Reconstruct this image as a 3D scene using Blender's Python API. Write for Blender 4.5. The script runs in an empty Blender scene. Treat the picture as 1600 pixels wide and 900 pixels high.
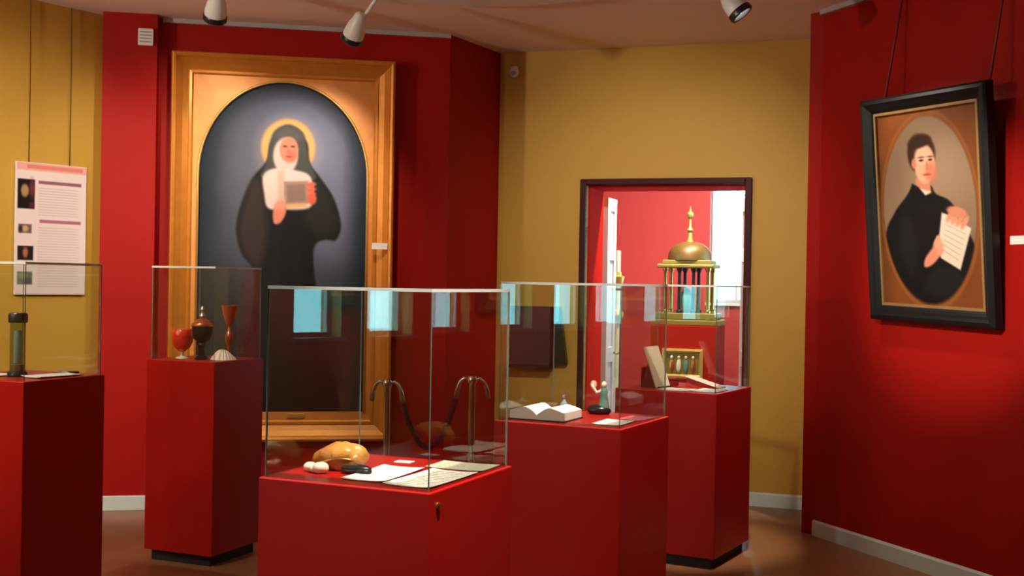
import bpy, bmesh, math, random
import numpy as np
from mathutils import Vector, Matrix
random.seed(7)
SC = bpy.context.scene
COL = SC.collection
PI = math.pi

# ------------------------------------------------------------------ camera
FPX = 1855.0
EYE = 1.6
cam_d = bpy.data.cameras.new('camera')
cam = bpy.data.objects.new('camera', cam_d)
COL.objects.link(cam)
cam_d.sensor_fit = 'HORIZONTAL'
cam_d.sensor_width = 36.0
cam_d.lens = FPX / 1600.0 * 36.0
cam_d.clip_start = 0.05
cam_d.clip_end = 200
_p, _r = math.radians(0.3), math.radians(1.0)
_f = Vector((0, math.cos(_p), -math.sin(_p)))
_r0 = Vector((1, 0, 0))
_u0 = _r0.cross(_f)
_rr = _r0 * math.cos(_r) + _u0 * math.sin(_r)
_uu = _u0 * math.cos(_r) - _r0 * math.sin(_r)
cam.matrix_world = Matrix(((_rr.x, _uu.x, -_f.x, 0), (_rr.y, _uu.y, -_f.y, 0), (_rr.z, _uu.z, -_f.z, EYE), (0, 0, 0, 1)))
SC.camera = cam

# ------------------------------------------------------------------ sky, exposure
SKY_STRENGTH = 7.0
w = bpy.data.worlds.new('daylight')
SC.world = w
w.use_nodes = True
bg = w.node_tree.nodes['Background']
bg.inputs['Color'].default_value = (0.27, 0.78, 0.86, 1)
bg.inputs['Strength'].default_value = SKY_STRENGTH
vs = SC.view_settings
vs.view_transform = 'Standard'
vs.look = 'None'
vs.gamma = 1.0
vs.exposure = 0.6
vs.use_curve_mapping = False
LAMP = 1.0          # overall gain of the gallery spotlights
LAMP_COL = (1.0, 0.89, 0.74)

# ------------------------------------------------------------------ materials
def lin(c):
    return tuple(((v / 255.0) / 12.92 if v / 255.0 <= 0.04045 else ((v / 255.0 + 0.055) / 1.055) ** 2.4) for v in c)
MATS = {}
def mat(name, col, rough=0.5, metal=0.0, spec=0.5, noise=0.0, nscale=8.0, bump=0.0, bscale=60.0, coat=0.0, coat_rough=0.2):
    if name in MATS: return MATS[name]
    m = bpy.data.materials.new(name); MATS[name] = m
    m.use_nodes = True
    nt = m.node_tree; b = nt.nodes['Principled BSDF']
    b.inputs['Base Color'].default_value = (*col, 1)
    b.inputs['Roughness'].default_value = rough
    b.inputs['Metallic'].default_value = metal
    b.inputs['Specular IOR Level'].default_value = spec
    b.inputs['Coat Weight'].default_value = coat
    b.inputs['Coat Roughness'].default_value = coat_rough
    tc = nt.nodes.new('ShaderNodeTexCoord')
    if noise:
        n = nt.nodes.new('ShaderNodeTexNoise'); n.inputs['Scale'].default_value = nscale; n.inputs['Detail'].default_value = 4
        nt.links.new(tc.outputs['Object'], n.inputs['Vector'])
        mr = nt.nodes.new('ShaderNodeMapRange')
        mr.inputs['To Min'].default_value = 1 - noise; mr.inputs['To Max'].default_value = 1 + noise
        nt.links.new(n.outputs['Fac'], mr.inputs['Value'])
        mx = nt.nodes.new('ShaderNodeMix'); mx.data_type = 'RGBA'; mx.blend_type = 'MULTIPLY'
        mx.inputs['Factor'].default_value = 1
        mx.inputs[6].default_value = (*col, 1)
        nt.links.new(mr.outputs['Result'], mx.inputs[7])
        nt.links.new(mx.outputs[2], b.inputs['Base Color'])
    if bump:
        n2 = nt.nodes.new('ShaderNodeTexNoise'); n2.inputs['Scale'].default_value = bscale; n2.inputs['Detail'].default_value = 3
        nt.links.new(tc.outputs['Object'], n2.inputs['Vector'])
        bp = nt.nodes.new('ShaderNodeBump'); bp.inputs['Strength'].default_value = bump; bp.inputs['Distance'].default_value = 0.004
        nt.links.new(n2.outputs['Fac'], bp.inputs['Height'])
        nt.links.new(bp.outputs['Normal'], b.inputs['Normal'])
    return m

RED = mat('red_wall_paint', (0.37, 0.007, 0.004), 0.55, spec=0.15, noise=0.06, nscale=3, bump=0.06)
REDP = mat('red_pedestal_lacquer', (0.37, 0.006, 0.004), 0.36, spec=0.25, noise=0.04, nscale=4, bump=0.02, bscale=25)
YEL = mat('ochre_wall_paint', (0.60, 0.345, 0.045), 0.6, noise=0.06, nscale=2.5, bump=0.08)
CEIL = mat('ceiling_plaster', (0.88, 0.76, 0.72), 0.8, noise=0.04, nscale=2, bump=0.05)
WHT = mat('white_plaster', (0.80, 0.79, 0.76), 0.6, noise=0.03)
BASE = mat('baseboard_paint', (0.66, 0.80, 0.78), 0.35, noise=0.06, nscale=12)
DARKRED = mat('maroon_door_frame', (0.050, 0.005, 0.010), 0.5, spec=0.2, noise=0.1)
BLACK = mat('black_lacquer', (0.010, 0.011, 0.013), 0.3, noise=0.15, nscale=20)
BLKMATT = mat('black_plinth', (0.010, 0.009, 0.010), 0.7, noise=0.1)
GOLD = mat('gilded_wood', (0.64, 0.235, 0.03), 0.36, metal=0.35, noise=0.18, nscale=14, bump=0.15, bscale=90)
GOLDB = mat('bright_gilding', (0.75, 0.46, 0.13), 0.3, metal=0.55, noise=0.15, nscale=20, bump=0.1)
SPAND = mat('gilded_spandrel', (0.80, 0.30, 0.065), 0.42, metal=0.2, noise=0.22, nscale=10, bump=0.2, bscale=40)
STEEL = mat('polished_steel', (0.62, 0.62, 0.63), 0.22, metal=1.0, noise=0.05)
BRASS = mat('brass', (0.55, 0.36, 0.12), 0.3, metal=1.0, noise=0.08)
LAMPWHT = mat('lamp_white_enamel', (0.82, 0.82, 0.80), 0.35, noise=0.02)
PAPER = mat('white_paper', (0.84, 0.82, 0.75), 0.8, noise=0.04, nscale=20)
AGED = mat('aged_paper', (0.60, 0.60, 0.46), 0.8, noise=0.10, nscale=15)
CREAM = mat('cream_card', (0.72, 0.60, 0.44), 0.7, noise=0.08, nscale=15)
LEATHER = mat('golden_brown_leather', (0.42, 0.15, 0.030), 0.36, noise=0.3, nscale=25, bump=0.4, bscale=120)
DKLEATHER = mat('dark_leather', (0.05, 0.025, 0.018), 0.45, noise=0.2, nscale=20)
IVORY = mat('ivory', (0.78, 0.66, 0.50), 0.3, noise=0.08)
PURPLE = mat('purple_rope_velvet', (0.10, 0.012, 0.03), 0.9, noise=0.15, nscale=60, bump=0.5, bscale=150)
WINE = mat('dark_purple_wood', (0.055, 0.018, 0.028), 0.45, noise=0.15, nscale=9)
COPPER = mat('copper', (0.60, 0.16, 0.07), 0.3, metal=0.7, noise=0.15, nscale=30)
SILVER = mat('tarnished_silver', (0.50, 0.47, 0.44), 0.3, metal=0.9, noise=0.15)
DKMETAL = mat('dark_bronze', (0.035, 0.028, 0.032), 0.35, metal=0.6, noise=0.2)
RUBY = mat('ruby_glass', (0.75, 0.022, 0.008), 0.15, noise=0.06, coat=0.6)
SHELL = mat('pale_shell', (0.86, 0.74, 0.56), 0.35, noise=0.12, nscale=30, bump=0.2)
DOORW = mat('white_joinery_and_door_glint', (0.72, 0.69, 0.72), 0.35, noise=0.03)
GREENG = mat('verdigris', (0.10, 0.22, 0.17), 0.5, noise=0.25, nscale=25)
ROSE = mat('rose_card', (0.55, 0.05, 0.05), 0.6, noise=0.08)

def floor_mat():
    m = bpy.data.materials.new('terracotta_floor'); m.use_nodes = True
    nt = m.node_tree; b = nt.nodes['Principled BSDF']
    tc = nt.nodes.new('ShaderNodeTexCoord')
    n = nt.nodes.new('ShaderNodeTexNoise'); n.inputs['Scale'].default_value = 2.2; n.inputs['Detail'].default_value = 6
    cr = nt.nodes.new('ShaderNodeValToRGB')
    cr.color_ramp.elements[0].position = 0.3; cr.color_ramp.elements[0].color = (0.22, 0.090, 0.036, 1)
    cr.color_ramp.elements[1].position = 0.75; cr.color_ramp.elements[1].color = (0.33, 0.145, 0.062, 1)
    nt.links.new(tc.outputs['Object'], n.inputs['Vector']); nt.links.new(n.outputs['Fac'], cr.inputs['Fac'])
    nt.links.new(cr.outputs['Color'], b.inputs['Base Color'])
    b.inputs['Roughness'].default_value = 0.35
    return m
FLOOR = floor_mat()
REVEAL = mat('matt_red_reveal', (0.62, 0.012, 0.006), 0.85, spec=0.05, noise=0.05)

def glass_mat(name, tint, fac=1.0):
    m = bpy.data.materials.new(name); m.use_nodes = True
    nt = m.node_tree; nt.nodes.clear()
    o = nt.nodes.new('ShaderNodeOutputMaterial')
    tr = nt.nodes.new('ShaderNodeBsdfTransparent'); tr.inputs['Color'].default_value = (*tint, 1)
    gl = nt.nodes.new('ShaderNodeBsdfGlossy'); gl.inputs['Roughness'].default_value = 0.0
    lw = nt.nodes.new('ShaderNodeLayerWeight'); lw.inputs['Blend'].default_value = 0.5
    pw = nt.nodes.new('ShaderNodeMath'); pw.operation = 'POWER'; pw.inputs[1].default_value = 5.0
    fr = nt.nodes.new('ShaderNodeMath'); fr.operation = 'MULTIPLY_ADD'; fr.inputs[1].default_value = 0.958; fr.inputs[2].default_value = 0.042
    nt.links.new(lw.outputs['Facing'], pw.inputs[0]); nt.links.new(pw.outputs[0], fr.inputs[0])
    mu = nt.nodes.new('ShaderNodeMath'); mu.operation = 'MULTIPLY'; mu.inputs[1].default_value = fac
    mx = nt.nodes.new('ShaderNodeMixShader')
    nt.links.new(fr.outputs[0], mu.inputs[0]); nt.links.new(mu.outputs[0], mx.inputs['Fac'])
    nt.links.new(tr.outputs[0], mx.inputs[1]); nt.links.new(gl.outputs[0], mx.inputs[2])
    nt.links.new(mx.outputs[0], o.inputs['Surface'])
    return m
GLASS = glass_mat('case_glass', (0.965, 0.985, 0.975), 1.0)
WGLASS = glass_mat('window_glass', (0.97, 0.99, 1.0))
EDGE = mat('glass_edge', (0.16, 0.20, 0.17), 0.25, noise=0.03)
EDGETOP = mat('top_glass_edge', (0.60, 0.62, 0.57), 0.35, noise=0.03)  # paler edge colour, top pane only

def print_mat(name, rough=0.45, coat=0.0):
    m = bpy.data.materials.new(name); m.use_nodes = True
    nt = m.node_tree; b = nt.nodes['Principled BSDF']
    at = nt.nodes.new('ShaderNodeAttribute'); at.attribute_name = 'print'
    nt.links.new(at.outputs['Color'], b.inputs['Base Color'])
    b.inputs['Roughness'].default_value = rough
    b.inputs['Coat Weight'].default_value = coat
    b.inputs['Specular IOR Level'].default_value = 0.2
    return m
OIL = print_mat('oil_painting', 0.55)
PRINT = print_mat('printed_panel', 0.5)

def lined_paper(name, paper, ink, lines):
    m = bpy.data.materials.new(name); m.use_nodes = True
    nt = m.node_tree; b = nt.nodes['Principled BSDF']
    tc = nt.nodes.new('ShaderNodeTexCoord')
    sp = nt.nodes.new('ShaderNodeSeparateXYZ'); nt.links.new(tc.outputs['Generated'], sp.inputs[0])
    mu = nt.nodes.new('ShaderNodeMath'); mu.operation = 'MULTIPLY'; mu.inputs[1].default_value = lines
    nt.links.new(sp.outputs['Y'], mu.inputs[0])
    fr = nt.nodes.new('ShaderNodeMath'); fr.operation = 'FRACT'; nt.links.new(mu.outputs[0], fr.inputs[0])
    gt = nt.nodes.new('ShaderNodeMath'); gt.operation = 'GREATER_THAN'; gt.inputs[1].default_value = 0.62
    nt.links.new(fr.outputs[0], gt.inputs[0])
    n = nt.nodes.new('ShaderNodeTexNoise'); n.inputs['Scale'].default_value = 14
    nt.links.new(tc.outputs['Generated'], n.inputs['Vector'])
    g2 = nt.nodes.new('ShaderNodeMath'); g2.operation = 'GREATER_THAN'; g2.inputs[1].default_value = 0.42
    nt.links.new(n.outputs['Fac'], g2.inputs[0])
    m2 = nt.nodes.new('ShaderNodeMath'); m2.operation = 'MULTIPLY'
    nt.links.new(gt.outputs[0], m2.inputs[0]); nt.links.new(g2.outputs[0], m2.inputs[1])
    # margins
    for s, op, v in (('X', 'GREATER_THAN', 0.1), ('X', 'LESS_THAN', 0.9), ('Y', 'GREATER_THAN', 0.08), ('Y', 'LESS_THAN', 0.92)):
        k = nt.nodes.new('ShaderNodeMath'); k.operation = op; k.inputs[1].default_value = v
        nt.links.new(sp.outputs[s], k.inputs[0])
        m3 = nt.nodes.new('ShaderNodeMath'); m3.operation = 'MULTIPLY'
        nt.links.new(m2.outputs[0], m3.inputs[0]); nt.links.new(k.outputs[0], m3.inputs[1]); m2 = m3
    mx = nt.nodes.new('ShaderNodeMix'); mx.data_type = 'RGBA'
    mx.inputs[6].default_value = (*paper, 1); mx.inputs[7].default_value = (*ink, 1)
    nt.links.new(m2.outputs[0], mx.inputs[0]); nt.links.new(mx.outputs[2], b.inputs['Base Color'])
    b.inputs['Roughness'].default_value = 0.8
    return m
SCRIPT = lined_paper('handwritten_paper', (0.86, 0.83, 0.74), (0.50, 0.47, 0.38), 12)
SCRIPT2 = lined_paper('aged_handwritten_paper', (0.55, 0.55, 0.40), (0.34, 0.34, 0.25), 9)

def emit_mat(name, col, s):
    m = bpy.data.materials.new(name); m.use_nodes = True
    b = m.node_tree.nodes['Principled BSDF']
    b.inputs['Base Color'].default_value = (*col, 1)
    b.inputs['Emission Color'].default_value = (*col, 1)
    b.inputs['Emission Strength'].default_value = s
    return m
LENS = emit_mat('lit_lamp_lens', (1.0, 0.95, 0.85), 9.0)

# ------------------------------------------------------------------ mesh helpers
def finish(name, bm, m, parent=None, loc=None, smooth=False, bevel=0.0, rot=None):
    me = bpy.data.meshes.new(name)
    bmesh.ops.recalc_face_normals(bm, faces=bm.faces[:])
    bm.to_mesh(me); bm.free()
    if smooth:
        for p in me.polygons: p.use_smooth = True
    ms = m if isinstance(m, (list, tuple)) else [m]
    for q in ms: me.materials.append(q)
    o = bpy.data.objects.new(name, me); COL.objects.link(o)
    if parent: o.parent = parent
    if loc is not None: o.location = loc
    if rot is not None: o.rotation_euler = rot
    if bevel:
        b = o.modifiers.new('bevel', 'BEVEL'); b.width = bevel; b.segments = 2; b.limit_method = 'ANGLE'; b.angle_limit = 0.6
    return o
def tag(o, label=None, cat=None, group=None, kind=None):
    if label: o['label'] = label
    if cat: o['category'] = cat
    if group: o['group'] = group
    if kind: o['kind'] = kind
    return o
def empty(name, loc, rz=0.0, label=None, cat=None, group=None, kind=None):
    o = bpy.data.objects.new(name, None); COL.objects.link(o)
    o.empty_display_size = 0.1
    o.location = loc; o.rotation_euler = (0, 0, rz)
    return tag(o, label, cat, group, kind)
def bx(bm, x0, x1, y0, y1, z0, z1, mi=0):
    v = [bm.verts.new(p) for p in ((x0, y0, z0), (x1, y0, z0), (x1, y1, z0), (x0, y1, z0), (x0, y0, z1), (x1, y0, z1), (x1, y1, z1), (x0, y1, z1))]
    fs = []
    for q in ((0, 3, 2, 1), (4, 5, 6, 7), (0, 1, 5, 4), (1, 2, 6, 5), (2, 3, 7, 6), (3, 0, 4, 7)):
        f = bm.faces.new([v[i] for i in q]); f.material_index = mi; fs.append(f)
    return fs
def box(name, m, parent, x0, x1, y0, y1, z0, z1, bevel=0.0, loc=None, rot=None):
    bm = bmesh.new(); bx(bm, x0, x1, y0, y1, z0, z1)
    return finish(name, bm, m, parent, loc, bevel=bevel, rot=rot)
def prism(bm, pts, d0, d1, axis='z'):
    """extrude a polygon: axis z -> pts (x,y); axis y -> pts (x,z)"""
    mk = (lambda p, d: (p[0], p[1], d)) if axis == 'z' else ((lambda p, d: (p[0], d, p[1])) if axis == 'y' else (lambda p, d: (d, p[0], p[1])))
    a = [bm.verts.new(mk(p, d0)) for p in pts]; b = [bm.verts.new(mk(p, d1)) for p in pts]
    n = len(pts)
    bm.faces.new(a[::-1]); bm.faces.new(b)
    for i in range(n): bm.faces.new((a[i], a[(i + 1) % n], b[(i + 1) % n], b[i]))
def lathe(bm, prof, seg=28, M=None, cx=0, cy=0):
    rings = []
    for r, z in prof:
        if r < 1e-6:
            rings.append([bm.verts.new((cx, cy, z))])
        else:
            rings.append([bm.verts.new((cx + r * math.cos(2 * PI * i / seg), cy + r * math.sin(2 * PI * i / seg), z)) for i in range(seg)])
    for a, b in zip(rings[:-1], rings[1:]):
        for i in range(seg):
            j = (i + 1) % seg
            if len(a) == 1 and len(b) == 1: continue
            if len(a) == 1: bm.faces.new((a[0], b[j], b[i]))
            elif len(b) == 1: bm.faces.new((a[i], a[j], b[0]))
            else: bm.faces.new((a[i], a[j], b[j], b[i]))
    for R, fl in ((rings[0], True), (rings[-1], False)):
        if len(R) > 1: bm.faces.new(R[::-1] if fl else R)
    if M is not None: bmesh.ops.transform(bm, matrix=M, verts=[v for R in rings for v in R])
def lathe_obj(name, m, parent, prof, seg=28, loc=None, M=None):
    bm = bmesh.new(); lathe(bm, prof, seg, M)
    o = finish(name, bm, m, parent, loc, smooth=True)
    e = o.modifiers.new('edges', 'EDGE_SPLIT'); e.split_angle = 0.7
    return o
def tube(bm, pts, r, seg=10):
    pts = [Vector(p) for p in pts]; rad = r if isinstance(r, (list, tuple)) else [r] * len(pts)
    rings = []; up = None
    for i, p in enumerate(pts):
        t = (pts[min(i + 1, len(pts) - 1)] - pts[max(i - 1, 0)]).normalized()
        if up is None:
            up = t.orthogonal().normalized()
        else:
            up = (up - t * up.dot(t)).normalized()
        s = t.cross(up)
        rings.append([bm.verts.new(p + (up * math.cos(2 * PI * k / seg) + s * math.sin(2 * PI * k / seg)) * rad[i]) for k in range(seg)])
    for a, b in zip(rings[:-1], rings[1:]):
        for k in range(seg): bm.faces.new((a[k], a[(k + 1) % seg], b[(k + 1) % seg], b[k]))
    bm.faces.new(rings[0][::-1]); bm.faces.new(rings[-1])
def tube_obj(name, m, parent, pts, r, seg=10):
    bm = bmesh.new(); tube(bm, pts, r, seg)
    return finish(name, bm, m, parent, smooth=True)
def blob(bm, c, rx, ry, rz, seed=0, amp=0.0, u=20, v=12, flat=None):
    rnd = random.Random(seed); ph = [rnd.uniform(0, 6.28) for _ in range(6)]
    rows = []
    for j in range(v + 1):
        th = PI * j / v; row = []
        for i in range(u):
            a = 2 * PI * i / u
            k = 1 + amp * (math.sin(3 * a + ph[0]) * math.sin(2 * th + ph[1]) + 0.6 * math.sin(5 * a + ph[2]) * math.sin(3 * th + ph[3]))
            z = rz * math.cos(th) * k
            if flat is not None and z < -flat: z = -flat
            row.append(bm.verts.new((c[0] + rx * math.sin(th) * math.cos(a) * k, c[1] + ry * math.sin(th) * math.sin(a) * k, c[2] + z)))
        rows.append(row)
    for a, b in zip(rows[:-1], rows[1:]):
        for i in range(u):
            bm.faces.new((a[i], a[(i + 1) % u], b[(i + 1) % u], b[i]))
    bmesh.ops.remove_doubles(bm, verts=bm.verts[:], dist=1e-5)

# =================================================================== SETTING
HC = 3.38
def wall_seg(name, a, b, m, z0=0.0, z1=HC, thick=0.12, holes=(), base=None, label=None):
    """wall from a to b as seen left to right from the room; room side is local -y. holes: (x0,x1,z0,z1)"""
    a = Vector((*a, 0)); b = Vector((*b, 0)); L = (b - a).length; ang = math.atan2(b.y - a.y, b.x - a.x)
    bm = bmesh.new()
    xs = sorted(set([0.0, L] + [h[0] for h in holes] + [h[1] for h in holes]))
    for x0, x1 in zip(xs[:-1], xs[1:]):
        hs = [h for h in holes if h[0] <= x0 + 1e-6 and h[1] >= x1 - 1e-6]
        z = z0
        for h in sorted(hs, key=lambda q: q[2]):
            if h[2] > z + 1e-6: bx(bm, x0, x1, 0, thick, z, h[2])
            z = h[3]
        if z < z1: bx(bm, x0, x1, 0, thick, z, z1)
    bmesh.ops.remove_doubles(bm, verts=bm.verts[:], dist=1e-5)
    o = finish(name, bm, m, None, loc=a, rot=(0, 0, ang))
    tag(o, label, None, None, 'structure')
    if base:
        seg = [(0.0, L)]
        for h in holes:
            if h[2] <= 0.01:
                seg = [s for x0, x1 in seg for s in ((x0, min(x1, h[0] - 0.05)), (max(x0, h[1] + 0.05), x1)) if s[1] - s[0] > 0.05]
        bm = bmesh.new()
        for x0, x1 in seg:
            prism(bm, [(-0.018, 0.0), (-0.018, 0.088), (-0.008, 0.10), (0.0, 0.10), (0.0, 0.0)], x0, x1, 'x')
        ob = finish(base, bm, BASE, None, loc=a, rot=(0, 0, ang)); tag(ob, kind='structure')
    return o, a, ang, L
bm = bmesh.new(); bx(bm, -6.6, 7.2, -2.6, 15.0, -0.1, 0.0)
tag(finish('floor', bm, FLOOR), kind='structure')
bm = bmesh.new(); bx(bm, -6.6, 7.2, -2.6, 15.0, HC, HC + 0.1)
tag(finish('ceiling', bm, CEIL), kind='structure')

P0 = (-5.6, -2.0); P1 = (-5.6, 4.467); P2 = (-2.80, 8.20)
P3 = (-2.41, 8.24); P4 = (-0.476, 8.60); P5 = (-0.12, 9.26)
YDIR = Vector((2.32, -0.76)).normalized()
P6 = (P5[0] + YDIR.x * 3.6, P5[1] + YDIR.y * 3.6)
RD = Vector((0.377, -0.926)).normalized()
P7 = (1.975, 7.65); P8 = (P7[0] + RD.x * 10.42, P7[1] + RD.y * 10.42)
# windows of the left wall; local x runs from P0 (y=-2) to P1
WIN = [(-0.68, -0.22), (0.07, 0.53), (0.82, 1.28)]
SILL, WTOP = 1.12, 2.75
wall_seg('wall_left', P0, P1, YEL, thick=0.3, holes=[(a + 2.0, b + 2.0, SILL, WTOP) for a, b in WIN], base='baseboard_left')
wall_seg('wall_left_angled', P1, P2, YEL, base='baseboard_left_angled')
wall_seg('wall_center', (-2.80, 8.167), P4, RED, thick=0.12, base='baseboard_center')
wall_seg('wall_center_return', P4, (P5[0] + 0.02, P5[1] + 0.05), RED, thick=0.12, base='baseboard_center_return')
DOOR = (0.711, 1.906, 0.0, 2.345)
wb, wb_a, wb_ang, wb_L = wall_seg('wall_back', P5, P6, YEL, thick=0.5, holes=[DOOR], base='baseboard_back')
wall_seg('wall_right', P7, P8, RED, thick=0.12, base='baseboard_right')
wall_seg('wall_right_return', (2.75, 8.45), (P7[0] + 0.012, P7[1] + 0.02), RED, thick=-0.1)
wall_seg('wall_rear', (P8[0] + 0.2, -2.0), (-5.8, -2.0), YEL, thick=0.12, base='baseboard_rear')
# red pilaster standing a little proud of the painting wall
t = (Vector(P4) - Vector((-2.80, 8.167))).normalized(); pn = Vector((t.y, -t.x))
ang_c = math.atan2(t.y, t.x)
pil = box('pillar', RED, None, -0.02, 0.335, -0.13, 0.0, 0.0, HC, loc=(-2.80, 8.167, 0), rot=(0, 0, ang_c)); tag(pil, kind='structure')
bb = box('baseboard_pillar', BASE, None, -0.02, 0.345, -0.148, -0.13, 0.0, 0.10, loc=(-2.80, 8.167, 0), rot=(0, 0, ang_c), bevel=0.004); tag(bb, kind='structure')
# pale ceiling trims
def trim(name, a, b, off=0.0, m=WHT, h=0.03, d=0.03):
    a = Vector((*a, 0)); b = Vector((*b, 0)); L = (b - a).length
    o = box(name, m, None, 0, L, -d - off, -off, HC - h, HC, loc=a, rot=(0, 0, math.atan2(b.y - a.y, b.x - a.x)))
    tag(o, kind='structure')
CT = mat('grey_trim', (0.42, 0.40, 0.40), 0.5, noise=0.05)
tt = Vector((-2.80, 8.167)) + t * 0.36
trim('trim_1', tt, P4, m=CT)
trim('trim_2', P7, P8, m=CT)
# round white plaster disc on the ceiling
bm = bmesh.new(); lathe(bm, [(0, 0), (1.30, 0), (1.34, 0.02), (1.34, 0.05), (0, 0.05)], 96)
tag(finish('trim_3', bm, WHT, None, loc=(-0.35, 6.22, HC - 0.049)), kind='structure')

# dark door frame lining the opening (yellow wall local frame)
fr = empty('door_1', wb_a, wb_ang, kind='structure')
x0, x1, zt = DOOR[0], DOOR[1], DOOR[3]
box('door_jamb', DARKRED, fr, x0 - 0.045, x0, -0.03, 0.06, 0.0, zt + 0.045, bevel=0.006)
box('door_jamb', DARKRED, fr, x1, x1 + 0.05, -0.03, 0.06, 0.0, zt + 0.045, bevel=0.006)
box('door_head', DARKRED, fr, x0, x1, -0.03, 0.06, zt, zt + 0.045, bevel=0.006)
box('reveal_lining', REVEAL, fr, x0 - 0.002, x0 + 0.012, 0.06, 0.5, 0.0, zt)
box('reveal_lining', REVEAL, fr, x1 - 0.012, x1 + 0.002, 0.06, 0.5, 0.0, zt)
box('reveal_lining', REVEAL, fr, x0 + 0.012, x1 - 0.012, 0.06, 0.5, zt - 0.012, zt + 0.002)
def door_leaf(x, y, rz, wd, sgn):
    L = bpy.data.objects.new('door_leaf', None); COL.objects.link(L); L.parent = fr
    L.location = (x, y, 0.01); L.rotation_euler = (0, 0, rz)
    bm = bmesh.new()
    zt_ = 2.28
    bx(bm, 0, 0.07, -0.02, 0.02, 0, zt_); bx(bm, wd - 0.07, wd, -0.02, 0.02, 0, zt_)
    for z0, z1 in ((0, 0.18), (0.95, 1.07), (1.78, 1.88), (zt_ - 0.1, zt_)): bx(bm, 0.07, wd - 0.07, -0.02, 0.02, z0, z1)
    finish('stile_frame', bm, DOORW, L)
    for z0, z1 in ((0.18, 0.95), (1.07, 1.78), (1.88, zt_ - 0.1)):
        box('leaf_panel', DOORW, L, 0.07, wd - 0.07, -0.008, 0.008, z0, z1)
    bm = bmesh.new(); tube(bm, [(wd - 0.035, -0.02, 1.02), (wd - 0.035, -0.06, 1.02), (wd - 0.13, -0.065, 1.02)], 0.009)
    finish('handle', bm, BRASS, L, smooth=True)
door_leaf(0.735, 0.53, math.radians(90), 0.30, 1)  # narrow white leaf stands in for window highlights on a glossy door
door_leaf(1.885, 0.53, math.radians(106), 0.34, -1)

# room beyond the doorway (same local frame as the back wall)
def loc_w(x, y, z=0.0):
    c, s = math.cos(wb_ang), math.sin(wb_ang)
    return (wb_a.x + c * x - s * y, wb_a.y + s * x + c * y, z)
ANNEX = mat('red_annex_paint_with_glare', (0.40, 0.035, 0.035), 0.55, spec=0.3, noise=0.06, nscale=3, bump=0.06)  # rose tone is window glare put into the wall colour
def annex_wall(name, a, b, **k):
    A = loc_w(*a); B = loc_w(*b)
    return wall_seg(name, A[:2], B[:2], ANNEX, **k)
AX0, AX1, AY = -0.9, 2.6, 3.6
annex_wall('wall_annex_left', (AX0, 0.5), (AX0, AY), thick=0.1)
AWIN = (1.10 - AX0, 1.62 - AX0, 1.42, 2.95)
annex_wall('wall_annex_far', (AX0, AY), (AX1, AY), thick=0.3, holes=[AWIN])
RWIN = (0.5, 2.2, 0.9, 2.9)  # unseen side window, added to bring more daylight into the annex
annex_wall('wall_annex_right', (AX1, AY), (AX1, 0.5), thick=0.25, holes=[RWIN])

def window(name, loc, rz, wd, z0, z1, nx, nz, depth=0.3, back=0.16):
    """window filling an opening; local x along wall, -y towards the room"""
    r = empty(name, loc, rz, kind='structure')
    f = 0.035
    bm = bmesh.new()
    bx(bm, 0, f, back, back + 0.05, z0, z1); bx(bm, wd - f, wd, back, back + 0.05, z0, z1)
    bx(bm, f, wd - f, back, back + 0.05, z0, z0 + f); bx(bm, f, wd - f, back, back + 0.05, z1 - f, z1)
    finish('window_frame', bm, DOORW, r, bevel=0.003)
    bm = bmesh.new()
    bx(bm, -0.03, wd + 0.03, -0.05, back, z0 - 0.03, z0)
    finish('window_sill', bm, DOORW, r, bevel=0.004)
    iw = wd - 2 * f; ih = z1 - z0 - 2 * f
    for i in range(1, nx): box('glazing_bar', DOORW, r, f + iw * i / nx - 0.011, f + iw * i / nx + 0.011, back + 0.01, back + 0.04, z0 + f, z1 - f)
    for j in range(1, nz): box('glazing_bar', DOORW, r, f, wd - f, back + 0.012, back + 0.038, z0 + f + ih * j / nz - 0.011, z0 + f + ih * j / nz + 0.011)
    for i in range(nx):
        for j in range(nz):
            a0 = f + iw * i / nx + 0.011 * (i > 0); a1 = f + iw * (i + 1) / nx - 0.011 * (i < nx - 1)
            b0 = z0 + f + ih * j / nz + 0.011 * (j > 0); b1 = z0 + f + ih * (j + 1) / nz - 0.011 * (j < nz - 1)
            box('pane', WGLASS, r, a0, a1, back + 0.023, back + 0.027, b0, b1)
    return r
for i, (a, b) in enumerate(WIN):
    window('window_%d' % (i + 1), (-5.6, a, 0), PI / 2, b - a, SILL, WTOP, 1, 3)
window('window_5', loc_w(AX1, AY - RWIN[0]), wb_ang - PI / 2, RWIN[1] - RWIN[0], RWIN[2], RWIN[3], 3, 3)
window('window_4', loc_w(AX0 + AWIN[0], AY), wb_ang, AWIN[1] - AWIN[0], AWIN[2], AWIN[3], 2, 4)

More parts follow.
